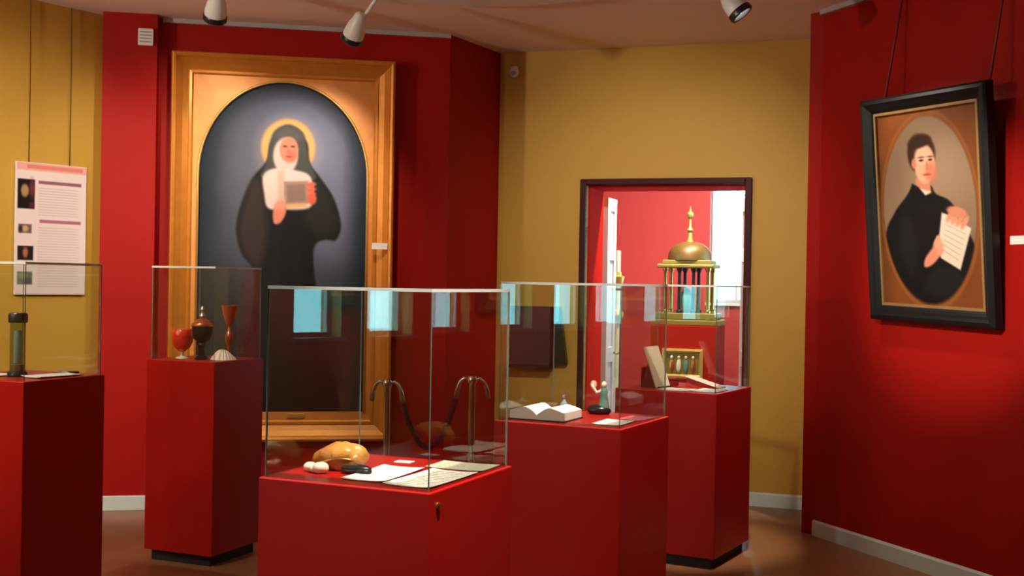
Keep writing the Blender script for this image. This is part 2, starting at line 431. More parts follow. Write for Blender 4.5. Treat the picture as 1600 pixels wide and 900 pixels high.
# =================================================================== SPOTLIGHTS
def spotlight(mount, head, aim, power, angle, label, blend=0.5, col=LAMP_COL, soft=0.04):
    r = empty('ceiling_spotlight', (mount[0], mount[1], HC), 0, label, 'spotlight', 'gallery ceiling spotlights')
    M0 = Vector((mount[0], mount[1], HC)); Hh = Vector(head) - M0; d = (Vector(aim) - Vector(head)).normalized()
    bm = bmesh.new(); bx(bm, -0.05, 0.05, -0.018, 0.018, -0.03, 0.0)
    finish('track_adapter', bm, LAMPWHT, r, bevel=0.004)
    rot = d.to_track_quat('-Z', 'Y').to_matrix().to_4x4()
    T = Matrix.Translation(Hh) @ rot
    back = T @ Vector((0, 0, 0.06))
    tube_obj('arm', LAMPWHT, r, [(0, 0, -0.03), (0, 0, -0.07), (Hh.x * 0.5, Hh.y * 0.5, (Hh.z) * 0.5 - 0.035), back], 0.013)
    bd = lathe_obj('lamp_body', LAMPWHT, r, [(0, 0.115), (0.022, 0.112), (0.038, 0.095), (0.044, 0.06), (0.058, 0.02), (0.066, -0.03), (0.066, -0.055), (0, -0.055)], 28, M=T)
    lathe_obj('bezel', BLACK, r, [(0.052, -0.052), (0.069, -0.052), (0.072, -0.058), (0.072, -0.085), (0.066, -0.09), (0.054, -0.088), (0.052, -0.06)], 28, M=T)
    lathe_obj('lens', LENS, r, [(0, -0.064), (0.053, -0.064), (0.053, -0.058), (0, -0.058)], 28, M=T)
    ld = bpy.data.lights.new('bulb', 'SPOT'); ld.energy = power * LAMP; ld.spot_size = math.radians(angle); ld.spot_blend = blend
    ld.color = col; ld.shadow_soft_size = soft
    lo = bpy.data.objects.new('bulb', ld); COL.objects.link(lo); lo.parent = r
    lo.matrix_local = Matrix.Translation(Hh + d * 0.10) @ rot
    return r
spotlight((-1.67, 7.05), (-1.80, 7.12, 3.215), (-2.25, 8.2, 1.9), 26, 105, 'white ceiling spotlight with black rim above left end of the gilt frame', 0.8)
spotlight((-0.865, 7.28), (-0.995, 7.36, 3.150), (-1.6, 8.3, 2.0), 54, 85, 'white ceiling spotlight with black rim above centre of the large painting', 0.8)
spotlight((1.12, 6.76), (1.235, 6.80, 3.215), (2.50, 6.45, 1.55), 50, 70, 'white ceiling spotlight angled right towards the black-framed portrait', 0.8)

# =================================================================== PEDESTALS AND GLASS CASES
def case_frame(F, th, wd):
    th = math.radians(th)
    l = Vector((-math.cos(th), math.sin(th))); r = Vector((math.sin(th), math.cos(th)))
    c = Vector(F) + l * wd / 2 + r * wd / 2
    return c, -th
CASES = {}
def pedestal(key, F, th, wd, ztop, zglass, plabel, glabel):
    c, rz = case_frame(F, th, wd); h = wd / 2
    p = empty('display_pedestal', (c.x, c.y, 0), rz, plabel, 'pedestal', 'red display pedestals')
    box('plinth', BLKMATT, p, -h + 0.03, h - 0.03, -h + 0.03, h - 0.03, 0, 0.06)
    box('body', REDP, p, -h, h, -h, h, 0.06, ztop, bevel=0.004)
    g = empty('glass_case', (c.x, c.y, ztop), rz, glabel, 'glass case', 'glass covers on the pedestals')
    k = h - 0.014; T = 0.005; TT = 0.010; H = zglass - ztop
    def pane(x0, x1, y0, y1, z0, z1, ax):
        bm = bmesh.new(); fs = bx(bm, x0, x1, y0, y1, z0, z1)
        for f in fs:
            f.normal_update()
            if abs(f.normal[ax]) < 0.5: f.material_index = 1
        finish('glass_pane', bm, [GLASS, EDGETOP if ax == 2 else EDGE], g)
    pane(-k, k, -k, -k + T, 0, H - TT, 1); pane(-k, k, k - T, k, 0, H - TT, 1)
    pane(-k, -k + T, -k + T, k - T, 0, H - TT, 0); pane(k - T, k, -k + T, k - T, 0, H - TT, 0)
    pane(-k, k, -k, k, H - TT, H, 2)
    CASES[key] = (c, rz, ztop, h)
    return p
def at(key, l, r, z=0.0):
    """point on a pedestal top: l metres along the front-left edge, r metres along the right edge from the front corner"""
    c, rz, zt, h = CASES[key]
    x, y = h - l, r - h
    return (c.x + math.cos(rz) * x - math.sin(rz) * y, c.y + math.sin(rz) * x + math.cos(rz) * y, zt + z)
def rzof(key): return CASES[key][1]
pc = pedestal('C', (-0.23, 3.504), 23.34, 0.61, 0.97, 1.575, 'low red pedestal nearest the camera with small lock on its side', 'glass case nearest the camera over white papers and golden pouch')
pedestal('R', (0.467, 4.958), 26.8, 0.60, 0.99, 1.60, 'red pedestal carrying the open white book, middle of the right-hand three', 'glass case covering the open white book')
pedestal('B', (1.157, 6.646), 29.2, 0.622, 0.99, 1.60, 'red pedestal in front of the doorway carrying a propped card', 'glass case in front of the doorway over the propped card')
pedestal('G', (-1.623, 6.504), 22.8, 0.462, 1.13, 1.655, 'tall narrow red pedestal carrying goblets before the large painting', 'glass case covering goblets and a pale shell')
pedestal('V', (-2.102, 5.126), 22.2, 0.505, 1.13, 1.65, 'red pedestal at left edge with dark side carrying a capped glass vial', 'glass case at left edge covering the capped vial')
# lock on the right face of the nearest pedestal
bm = bmesh.new(); lathe(bm, [(0, 0), (0.012, 0), (0.012, 0.004), (0.006, 0.007), (0, 0.007)], 16, Matrix.Translation((0.305, -0.255, 0.925)) @ Matrix.Rotation(PI / 2, 4, 'Y'))
finish('lock', bm, BRASS, pc, smooth=False)

# case lights further back on the ceiling
spotlight((0.05, 3.10), (0.04, 3.15, 3.2), (-0.27, 3.85, 0.95), 400, 34, 'white ceiling spotlight lighting the nearest glass case', 0.6)
spotlight((0.62, 4.60), (0.62, 4.65, 3.2), (0.33, 5.35, 0.97), 320, 32, 'white ceiling spotlight lighting the open book case', 0.6)
spotlight((1.25, 6.1), (1.24, 6.16, 3.2), (1.06, 7.05, 0.97), 220, 32, 'white ceiling spotlight lighting the case before the doorway', 0.6)
spotlight((-2.3, 4.3), (-2.32, 4.36, 3.2), (-3.15, 7.7, 1.6), 255, 56, 'added unseen spotlight brightening the information panel wall', 0.9)  # added lamp, out of view, to light the panel wall evenly
spotlight((-0.6, 3.0), (-0.55, 3.05, 3.2), (2.46, 6.42, 1.72), 560, 21, 'white ceiling spotlight aimed at the portrait from the middle of the hall', 0.8)
spotlight((0.55, 5.2), (0.56, 5.26, 3.2), (1.1, 8.9, 1.55), 160, 60, 'added unseen spotlight brightening the ochre wall around the doorway', 0.9)  # wall washer added out of view to lift the ochre wall
spotlight((-2.4, 5.1), (-2.38, 5.16, 3.2), (-1.75, 6.85, 1.1), 80, 26, 'white ceiling spotlight lighting the goblet case')
spotlight((-3.0, 4.2), (-2.98, 4.26, 3.2), (-2.25, 5.5, 1.1), 120, 28, 'white ceiling spotlight lighting the capped vial case')

# fill lamps added out of view: a flood and a bowl lamp washing the ceiling
spotlight((-4.8, 1.5), (-4.75, 1.56, 3.2), (1.2, 8.2, 1.2), 66, 95, 'added fill floodlight, unseen, near the left windows', 0.9, soft=0.14)
def fill_uplighter(loc, rz, power, label):
    """unseen bowl lamp added on a wall for fill; local -y is the wall side"""
    r = empty('fill_uplighter', loc, rz, label, 'lamp', 'added fill uplighters')
    box('bracket', STEEL, r, -0.02, 0.02, -0.17, -0.02, -0.02, 0.02)
    lathe_obj('bowl', LAMPWHT, r, [(0, -0.05), (0.06, -0.045), (0.13, 0.01), (0.16, 0.07), (0.152, 0.07), (0.12, 0.02), (0, -0.03)], 28)
    ld = bpy.data.lights.new('bulb', 'SPOT'); ld.energy = power * LAMP; ld.spot_size = math.radians(120); ld.spot_blend = 0.7; ld.color = LAMP_COL; ld.shadow_soft_size = 0.14
    lo = bpy.data.objects.new('bulb', ld); COL.objects.link(lo); lo.parent = r; lo.location = (0, 0, 0.06); lo.rotation_euler = (PI - 0.85, 0, 0)
fill_uplighter((-5.43, 3.3, 2.3), math.radians(-62), 430, 'added bowl lamp, unseen, brightening the ceiling from the left wall')  # added ceiling fill, no such lamp in view
spotlight(loc_w(1.7, 1.3)[:2], loc_w(1.65, 1.35, 3.2), loc_w(0.6, 3.5, 1.6), 270, 100, 'added unseen spotlight brightening the room beyond the doorway', 0.8)  # lamp added to brighten the far room

spotlight(loc_w(1.25, 0.75)[:2], loc_w(1.25, 0.80, 3.2), loc_w(1.0, 1.7, 1.0), 230, 125, 'added unseen spotlight brightening the plinth beyond the doorway', 0.8)  # second added lamp, throws light on the plinth front

# =================================================================== PAINTING TOOLS (flat pictures)
def S2L(rgb):
    c = np.asarray(rgb, dtype=float) / 255.0
    return np.where(c <= 0.04045, c / 12.92, ((c + 0.055) / 1.055) ** 2.4)
class Paint:
    def __init__(s, W, H, base):
        s.X, s.Y = W, H
        s.img = np.tile(np.array(base, dtype=float), W.shape + (1,))
    def lay(s, a, col, op=1.0):
        a = np.clip(a, 0, 1)[..., None] * op
        s.img = s.img * (1 - a) + np.array(col, dtype=float) * a
    def ell(s, cx, cy, rx, ry, rot=0.0):
        c, n = math.cos(rot), math.sin(rot)
        x = (s.X - cx) * c + (s.Y - cy) * n; y = -(s.X - cx) * n + (s.Y - cy) * c
        return (np.sqrt((x / rx) ** 2 + (y / ry) ** 2) - 1) * min(rx, ry)
    def poly(s, pts):
        x, y = s.X, s.Y; n = len(pts)
        d = np.full(x.shape, 1e18); inside = np.zeros(x.shape, bool)
        for i in range(n):
            ax, ay = pts[i]; bx_, by = pts[(i + 1) % n]
            ex, ey = bx_ - ax, by - ay
            wx, wy = x - ax, y - ay
            tt = np.clip((wx * ex + wy * ey) / (ex * ex + ey * ey + 1e-12), 0, 1)
            d = np.minimum(d, (wx - ex * tt) ** 2 + (wy - ey * tt) ** 2)
            cnd = (ay > y) != (by > y)
            xi = (bx_ - ax) * (y - ay) / (by - ay + 1e-12) + ax
            inside ^= cnd & (x < xi)
        d = np.sqrt(d)
        return np.where(inside, -d, d)
    def fill(s, sdf, col, soft=3.0, op=1.0): s.lay(0.5 - sdf / soft, col, op)
def curve(pts, n=6):
    """closed smooth outline through pts (Catmull-Rom)"""
    out = []; N = len(pts)
    for i in range(N):
        p0, p1, p2, p3 = pts[i - 1], pts[i], pts[(i + 1) % N], pts[(i + 2) % N]
        for k in range(n):
            u = k / n
            out.append(tuple(0.5 * (2 * p1[j] + (p2[j] - p0[j]) * u + (2 * p0[j] - 5 * p1[j] + 4 * p2[j] - p3[j]) * u * u + (3 * p1[j] - p0[j] - 3 * p2[j] + p3[j]) * u ** 3) for j in (0, 1)))
    return out
def picture(name, parent, m, nx, nz, pos, painter):
    """flat coloured sheet: pos(u,v)->(x,y,z), v from top; painter(U,V)->(nz,nx,3) sRGB 0-255"""
    U, V = np.meshgrid(np.linspace(0, 1, nx), np.linspace(0, 1, nz))
    img = S2L(np.clip(painter(U, V), 0, 255))
    verts = [pos(U[j, i], V[j, i]) for j in range(nz) for i in range(nx)]
    faces = [(j * nx + i, (j + 1) * nx + i, (j + 1) * nx + i + 1, j * nx + i + 1) for j in range(nz - 1) for i in range(nx - 1)]
    me = bpy.data.meshes.new(name); me.from_pydata(verts, [], faces); me.update()
    ca = me.color_attributes.new('print', 'FLOAT_COLOR', 'POINT')
    ca.data.foreach_set('color', np.concatenate([img.reshape(-1, 3), np.ones((nx * nz, 1))], 1).astype(np.float32).ravel())
    me.materials.append(m)
    o = bpy.data.objects.new(name, me); COL.objects.link(o); o.parent = parent
    return o
def frame_rails(parent, W, H, prof, m, name='frame_rail'):
    """four mitred mouldings; local x in [-W/2,W/2], z in [0,H], height along -y"""
    cs = [((-W / 2, 0), (1, 1)), ((W / 2, 0), (-1, 1)), ((W / 2, H), (-1, -1)), ((-W / 2, H), (1, -1))]
    for i in range(4):
        (ca, da), (cb, db) = cs[i], cs[(i + 1) % 4]
        bm = bmesh.new()
        A = [bm.verts.new((ca[0] + da[0] * u, -h, ca[1] + da[1] * u)) for u, h in prof]
        B = [bm.verts.new((cb[0] + db[0] * u, -h, cb[1] + db[1] * u)) for u, h in prof]
        n = len(prof)
        for k in range(n): bm.faces.new((A[k], A[(k + 1) % n], B[(k + 1) % n], B[k]))
        bm.faces.new(A); bm.faces.new(B[::-1])
        finish(name, bm, m, parent)

# =================================================================== LARGE ARCHED PAINTING
def on_wall(a, ang, s, off=0.0, z=0.0):
    return (a[0] + math.cos(ang) * s + math.sin(ang) * off, a[1] + math.sin(ang) * s - math.cos(ang) * off, z)
RC = Vector((-2.41, 8.24)); ANGC = ang_c
# painting spans s 0.03..1.56 along the wall from P3, z 0.455..3.145
PW, PH, PZ = 1.535, 2.69, 0.455
big = empty('arched_painting', on_wall((-2.41, 8.239), ang_c, 0.80, 0.012, PZ), ang_c, 'large arched painting of a nun with golden halo in wide gilt frame', 'painting')
frame_rails(big, PW, PH, [(0, 0), (0, 0.10), (0.008, 0.122), (0.020, 0.128), (0.034, 0.120), (0.042, 0.100), (0.075, 0.068), (0.112, 0.046), (0.118, 0.052), (0.134, 0.050), (0.145, 0.038), (0.145, 0.0)], GOLD)
IW, IH = PW - 0.29, PH - 0.29
cw = 0.585; spring = 2.314 - PZ; top = 2.975 - PZ; bot = 0.20
# spandrel panel with arched opening
bm = bmesh.new()
N = 32
arch = [(cw * -math.cos(PI * i / N), spring + (top - spring) * math.sin(PI * i / N)) for i in range(N + 1)]
xo = IW / 2; zo0, zo1 = 0.145, PH - 0.145
outer = []
for i in range(N + 1):
    x = -xo * math.cos(PI * i / N); outer.append((max(-xo, min(xo, arch[i][0] * xo / cw * 1.0)), zo1))
inn = [(-cw, bot)] + arch + [(cw, bot)]
out = [(-xo, bot)] + [(-xo, spring)] + outer[1:-1] + [(xo, spring)] + [(xo, bot)]
def ring(yf, yb):
    A = [bm.verts.new((x, -yf, z)) for x, z in inn]; B = [bm.verts.new((x, -yf, z)) for x, z in out]
    C = [bm.verts.new((x, -yb, z)) for x, z in inn]
    for i in range(len(inn) - 1):
        bm.faces.new((A[i], A[i + 1], B[i + 1], B[i])); bm.faces.new((A[i], C[i], C[i + 1], A[i + 1]))
    # corner fillers up to the rectangle
    cl = bm.verts.new((-xo, -yf, zo1)); cr = bm.verts.new((xo, -yf, zo1))
    bm.faces.new((B[1], cl, B[2])); bm.faces.new((B[-3], cr, B[-2]))
ring(0.036, 0.012)
bx(bm, -xo, xo, -0.036, -0.008, zo0, bot)
finish('spandrel_panel', bm, SPAND, big)
# thin bright moulding around the arch
tube_obj('arch_beading', GOLDB, big, [(x, -0.038, z) for x, z in [(-cw, bot)] + arch + [(cw, bot)]], 0.009, 8)
def nun(U, V):
    # picture drawn in its own units: x 0..264 across, y 0..517 down
    p = Paint(U * 264, V * 517, (46, 52, 62))
    g = np.exp(-(((p.X - 158) / 92) ** 2 + ((p.Y - 130) / 150) ** 2))
    p.lay(g, (128, 132, 158))
    g2 = np.exp(-(((p.X - 205) / 55) ** 2 + ((p.Y - 200) / 110) ** 2)); p.lay(g2 * 0.6, (124, 126, 146))
    g3 = np.exp(-(((p.X - 70) / 30) ** 2 + ((p.Y - 150) / 120) ** 2)); p.lay(g3 * 0.45, (110, 108, 116))
    p.lay(np.clip((p.Y - 270) / 150, 0, 1), (26, 33, 33), 0.95)
    rnd = np.random.RandomState(3)
    for _ in range(60):
        p.fill(p.ell(rnd.uniform(0, 264), rnd.uniform(0, 330), rnd.uniform(12, 40), rnd.uniform(6, 18), rnd.uniform(0, 3)), np.array([100, 102, 116]) + rnd.uniform(-30, 24), 16, 0.12)
    p.fill(p.poly([(0, 470), (90, 492), (264, 480), (264, 520), (0, 520)]), (88, 66, 44), 20, 0.8); p.fill(p.ell(248, 450, 22, 46), (84, 72, 54), 24, 0.7)
    p.fill(p.ell(138, 106, 46, 50), (190, 160, 140), 26, 0.35)
    # halo ring
    h = np.abs(np.sqrt(((p.X - 138) / 1.0) ** 2 + ((p.Y - 103) / 1.08) ** 2) - 36) - 5
    p.fill(h, (240, 168, 92), 6)
    # robe
    robe = curve([(138, 70), (112, 92), (104, 126), (84, 152), (66, 196), (60, 236), (70, 272), (88, 300), (84, 380), (62, 470), (56, 530), (216, 530), (206, 440), (186, 330), (180, 262), (196, 246), (214, 246), (222, 222), (210, 180), (188, 148), (172, 126), (166, 92)], 6)
    p.fill(p.poly(robe), (24, 23, 22), 4)
    p.fill(p.poly(curve([(84, 156), (70, 200), (64, 240), (76, 272), (96, 290), (108, 240), (104, 190), (98, 160)])), (58, 46, 43), 14, 0.85)
    p.fill(p.poly(curve([(186, 156), (206, 190), (216, 224), (204, 240), (180, 236), (164, 210), (170, 176)])), (42, 40, 35), 14, 0.8)
    for xx, yy in ((120, 330), (150, 350), (170, 420), (105, 430), (135, 450)):
        p.fill(p.ell(xx, yy, 5, 70, 0.06), (34, 34, 32), 10, 0.6)
    # veil
    veil = curve([(138, 66), (116, 78), (109, 104), (104, 130), (96, 150), (118, 152), (160, 152), (182, 150), (172, 126), (166, 100), (160, 78)])
    p.fill(p.poly(veil), (70, 70, 64), 4)
    p.fill(p.ell(138, 84, 20, 12), (88, 84, 80), 8, 0.8)
    # wimple, face, bib
    p.fill(p.ell(134, 116, 19, 28), (214, 186, 178), 4)
    p.fill(p.ell(139, 106, 14.5, 20), (226, 132, 104), 3)
    p.fill(p.ell(144, 116, 8, 9), (226, 108, 84), 6, 0.7)
    p.fill(p.ell(133, 101, 3.2, 1.6), (70, 40, 34), 2); p.fill(p.ell(145, 101, 3.2, 1.6), (70, 40, 34), 2)
    p.fill(p.poly([(138, 101), (141, 111), (137, 111)]), (196, 96, 74), 2); p.fill(p.ell(139, 117, 4.2, 1.4), (168, 50, 46), 2)
    bib = curve([(118, 136), (100, 148), (102, 176), (108, 198), (130, 200), (172, 196), (178, 170), (172, 146), (150, 138)])
    p.fill(p.poly(bib), (226, 198, 188), 4)
    p.fill(p.poly([(122, 140), (132, 138), (134, 200), (124, 198)]), (196, 164, 150), 6, 0.7)
    # small book or picture held in both hands
    p.fill(p.poly([(132, 156), (170, 154), (171, 190), (133, 193)]), (166, 134, 116), 2.5)
    p.fill(p.poly([(137, 161), (165, 159), (166, 186), (138, 188)]), (140, 112, 100), 3)
    p.fill(p.poly([(130, 192), (168, 189), (168, 195), (130, 198)]), (226, 170, 110), 2.5)
    for k in range(4): p.fill(p.ell(174 + k * 0.6, 160 + k * 7.5, 8 - k * 0.6, 4.0, -0.25), (222, 104, 76), 2.5)
    p.fill(p.ell(176, 182, 7, 9), (214, 98, 72), 3)
    p.fill(p.poly(curve([(120, 190), (134, 188), (136, 204), (128, 220), (118, 222), (116, 206)])), (222, 132, 106), 3)
    for k in range(3): p.fill(p.ell(122 + k * 5, 192, 2.0, 9, 0.2), (236, 156, 128), 2)
    # darker towards the sides and the arch edge
    d = np.minimum(p.X, 264 - p.X); p.lay(np.clip(1 - d / 42, 0, 1) * 0.7, (28, 38, 46))
    dt = np.sqrt(((p.X - 132) / 132) ** 2 + (np.minimum(p.Y - 146, 0) / 146) ** 2); p.lay(np.clip((dt - 0.78) / 0.22, 0, 1) * 0.75, (24, 34, 42))
    return p.img
picture('canvas', big, OIL, 150, 290, lambda u, v: ((u - 0.5) * 2 * cw * 1.01, -0.013, bot + (top - bot) * (1 - v) * 1.002), nun)
box('title_plaque', GOLDB, big, 0.05, 0.17, -0.046, -0.036, 0.11 + 0.05, 0.15 + 0.04, bevel=0.003)
lc = box('title_card', PAPER, None, -0.055, 0.055, -0.004, 0.0, -0.022, 0.022, loc=on_wall((-2.41, 8.239), ang_c, 1.472, 0.125, 1.835), rot=(0, 0, ang_c))
tag(lc, 'small white title card on right side of the gilt frame', 'label card', 'small white label cards')

# =================================================================== PORTRAIT ON THE RIGHT WALL
ANGR = math.atan2(RD.y, RD.x)
LEAN = math.radians(5.7)
PRW, PRH, PRZ = 0.985, 1.285, 1.412
po = empty('framed_portrait', on_wall(P7, ANGR, 1.10, 0.022, PRZ), ANGR, 'oval portrait of a man in black holding paper in black frame on red wall', 'painting')
po.rotation_euler = (Matrix.Rotation(ANGR, 3, 'Z') @ Matrix.Rotation(LEAN, 3, 'X') @ Matrix.Rotation(math.radians(1.2), 3, 'Y')).to_euler()
BFR = mat('black_frame_wood', (0.008, 0.009, 0.010), 0.4, spec=0.25, noise=0.2, nscale=18)
frame_rails(po, PRW, PRH, [(0, 0), (0, 0.05), (0.012, 0.062), (0.03, 0.066), (0.045, 0.056), (0.06, 0.05), (0.075, 0.04), (0.085, 0.03), (0.085, 0)], BFR)
iw, ih = PRW - 0.17, PRH - 0.17
slip = bmesh.new()
for a0, a1, b0, b1 in ((-iw / 2, iw / 2, 0.085, 0.10), (-iw / 2, iw / 2, PRH - 0.10, PRH - 0.085), (-iw / 2, -iw / 2 + 0.015, 0.10, PRH - 0.10), (iw / 2 - 0.015, iw / 2, 0.10, PRH - 0.10)):
    bx(slip, a0, a1, -0.032, -0.01, b0, b1)
finish('gilt_slip', slip, mat('dull_gilt_slip', (0.34, 0.20, 0.07), 0.45, metal=0.2, noise=0.2, nscale=30), po)
def gent(U, V):
    p = Paint(U * 160, V * 320, (120, 66, 30))
    p.fill(p.ell(30, 30, 60, 40), (150, 80, 30), 40, 0.6); p.lay(np.clip(1 - p.X / 24, 0, 1) * 0.5, (70, 38, 22))
    rnd = np.random.RandomState(5)
    for _ in range(50):
        p.fill(p.ell(rnd.uniform(0, 160), rnd.uniform(0, 320), rnd.uniform(5, 18), rnd.uniform(8, 30)), np.array([128, 72, 32]) + rnd.uniform(-26, 26), 14, 0.2)
    ov = p.ell(79, 164, 72, 150)
    save = p.img.copy()
    p.fill(ov, (134, 108, 84), 3)
    g = np.exp(-(((p.X - 100) / 48) ** 2 + ((p.Y - 90) / 80) ** 2)); p.lay(g * 0.75, (164, 134, 108))
    p.lay(np.clip((p.Y - 190) / 110, 0, 1) * 0.7, (70, 48, 36))
    g = np.exp(-(((p.X - 22) / 26) ** 2 + ((p.Y - 120) / 90) ** 2)); p.lay(g * 0.5, (126, 100, 80))
    # body
    body = curve([(60, 124), (44, 142), (24, 168), (8, 210), (6, 330), (150, 330), (152, 250), (146, 220), (128, 176), (112, 150), (92, 138), (84, 124)])
    p.fill(p.poly(body), (20, 19, 20), 3)
    p.fill(p.poly(curve([(40, 170), (30, 220), (48, 270), (60, 230), (56, 190)])), (32, 32, 34), 12, 0.7)
    p.fill(p.poly(curve([(92, 250), (70, 290), (110, 300), (128, 270)])), (32, 34, 36), 12, 0.6)
    # neck, head
    p.fill(p.poly([(62, 112), (84, 118), (86, 138), (62, 132)]), (196, 128, 100), 3)
    p.fill(p.poly([(62, 126), (84, 134), (86, 142), (72, 140), (60, 132)]), (214, 190, 178), 2.5)
    p.fill(p.ell(73, 74, 21, 32), (58, 36, 24), 4)
    p.fill(p.ell(66, 70, 15, 28), (58, 36, 24), 4)
    p.fill(p.ell(77, 90, 16, 31), (228, 164, 132), 3)
    p.fill(p.ell(74, 76, 12, 14), (240, 190, 160), 6, 0.7)
    p.fill(p.ell(86, 104, 8, 15), (208, 106, 84), 7, 0.7)
    p.fill(p.ell(70, 54, 18, 10, -0.2), (54, 34, 22), 4)
    p.fill(p.ell(60, 88, 3.4, 8), (206, 130, 100), 2)
    p.fill(p.ell(72, 84, 3.6, 1.8), (62, 36, 28), 1.6); p.fill(p.ell(86, 84, 3.2, 1.8), (62, 36, 28), 1.6)
    p.fill(p.ell(72, 79, 5, 1.2), (100, 60, 40), 1.6); p.fill(p.ell(86, 79, 4.4, 1.2), (100, 60, 40), 1.6)
    p.fill(p.poly([(80, 84), (84, 99), (79, 100)]), (200, 112, 86), 2); p.fill(p.ell(80, 107, 6, 1.8), (176, 66, 58), 1.8)
    p.fill(p.poly([(56, 120), (66, 126), (76, 140), (86, 136), (88, 150), (60, 150), (50, 136)]), (16, 16, 18), 3)
    # paper and hands
    p.fill(p.poly([(100, 168), (118, 176), (142, 194), (124, 258), (96, 240), (92, 222)]), (222, 204, 184), 2.5)
    for k in range(6):
        p.fill(p.poly([(104 + k * 0.2 - k, 186 + k * 8), (134 - k * 2.4, 202 + k * 8), (134 - k * 2.4, 203.4 + k * 8), (104 - k, 187.4 + k * 8)]), (168, 150, 130), 1.2, 0.6)
    for k in range(4): p.fill(p.ell(112 + k * 7, 174 + k * 3.5, 4, 11, 0.5), (212, 142, 112), 2.5)
    p.fill(p.ell(122, 168, 15, 8, 0.35), (206, 132, 104), 3)
    p.fill(p.poly(curve([(92, 204), (86, 220), (72, 240), (70, 254), (80, 252), (92, 240), (100, 226)])), (220, 140, 114), 3)
    for k in range(3): p.fill(p.ell(90 + k * 3, 212 + k * 6, 2.4, 10, 0.5), (232, 160, 132), 2)
    m = np.clip(0.5 - ov / 3.0, 0, 1)[..., None]
    p.img = save * (1 - m) + p.img * m
    rim = np.abs(ov - 3) - 1.5; p.fill(rim, (168, 104, 50), 3, 0.5)
    return p.img
picture('canvas', po, OIL, 130, 220, lambda u, v: ((u - 0.5) * iw, -0.018, 0.085 + ih * (1 - v)), gent)
box('backing_board', DKLEATHER, po, -PRW / 2 + 0.01, PRW / 2 - 0.01, -0.008, 0.0, 0.01, PRH - 0.01)
# hanging wires from the ceiling down to the frame
topw = po.matrix_basis
for sx in (-0.34, 0.465):
    Mw = Matrix.Translation(po.location) @ po.rotation_euler.to_matrix().to_4x4()
    A = Mw @ Vector((sx, -0.004, PRH - 0.03))
    Ls = (Vector((A.x - P7[0], A.y - P7[1]))).dot(RD)
    Bc = Vector(on_wall(P7, ANGR, Ls, 0.02, HC - 0.005))
    Bl = Mw.inverted() @ Bc
    tube_obj('hanging_wire', mat('wire_sleeve', (0.22, 0.02, 0.035), 0.5, noise=0.05), po, [(sx, -0.004, PRH - 0.03), tuple(Bl)], 0.007, 6)
lc = box('title_card', PAPER, None, -0.05, 0.05, -0.004, 0.0, -0.022, 0.022, loc=on_wall(P7, ANGR, 1.66, 0.001, 1.86), rot=(0, 0, ANGR))
tag(lc, 'small white title card on red wall right of the portrait', 'label card', 'small white label cards')

# =================================================================== INFORMATION PANEL, LEFT WALL
ANGL = math.atan2(0.8, 0.6)
PLZ = 1.462; PLW, PLH = 0.51, 0.86
pl = empty('information_panel', on_wall((-3.4, 7.4), ANGL, 0.56, 0.012, PLZ), ANGL, 'white printed information panel with small photographs hanging on ochre wall', 'panel')
box('board', WHT, pl, -PLW / 2, PLW / 2, -0.012, 0.0, 0.0, PLH, bevel=0.001)
def info(U, V):
    p = Paint(U * 110, V * 205, (240, 222, 218))
    rnd = np.random.RandomState(2)
    p.fill(p.poly([(0, 0), (110, 0), (110, 12), (0, 12)]), (240, 176, 160), 2)
    p.fill(p.poly([(16, 3), (104, 3), (104, 9), (16, 9)]), (226, 128, 112), 2, 0.8)
    p.fill(p.poly([(34, 27), (102, 27), (102, 32), (34, 32)]), (150, 100, 108), 2)
    def lines(y0, y1):
        y = y0
        while y < y1:
            p.fill(p.poly([(34, y), (rnd.uniform(88, 102), y), (100, y + 1.2), (34, y + 1.2)]), (206, 186, 186), 1.6, 0.9); y += 4.2
    lines(38, 84); p.fill(p.poly([(36, 88), (102, 88), (102, 93), (36, 93)]), (186, 112, 128), 2)
    lines(100, 196)
    p.fill(p.poly([(2, 26), (28, 26), (28, 72), (2, 72)]), (28, 24, 22), 2)
    p.fill(p.ell(13, 44, 6, 10), (176, 140, 96), 3); p.fill(p.ell(24, 40, 4, 14), (150, 70, 70), 4, 0.7); p.fill(p.ell(24, 66, 4, 5), (130, 30, 70), 3, 0.7)
    p.fill(p.poly([(4, 96), (24, 96), (24, 110), (4, 110)]), (120, 96, 92), 2); p.fill(p.ell(14, 103, 5, 5), (208, 166, 120), 3); p.fill(p.ell(7, 104, 3, 5), (60, 46, 48), 3)
    p.fill(p.poly([(3, 130), (27, 130), (27, 152), (3, 152)]), (40, 30, 32), 2); p.fill(p.ell(15, 140, 4, 8), (176, 110, 82), 3)
    p.fill(p.poly([(3, 170), (26, 170), (26, 190), (3, 190)]), (108, 120, 104), 2); p.fill(p.ell(12, 176, 7, 5), (130, 160, 120), 3); p.fill(p.ell(20, 184, 5, 5), (90, 80, 90), 3)
    return p.img
picture('print', pl, PRINT, 112, 206, lambda u, v: ((u - 0.5) * (PLW - 0.006), -0.0126, 0.003 + (PLH - 0.006) * (1 - v)), info)
for sx in (-0.165, 0.13):
    tube_obj('hanging_wire', mat('brown_wire', (0.20, 0.09, 0.02), 0.5, noise=0.05), pl, [(sx, -0.005, PLH - 0.002), (sx, -0.003, HC - PLZ - 0.002)], 0.0035, 6)

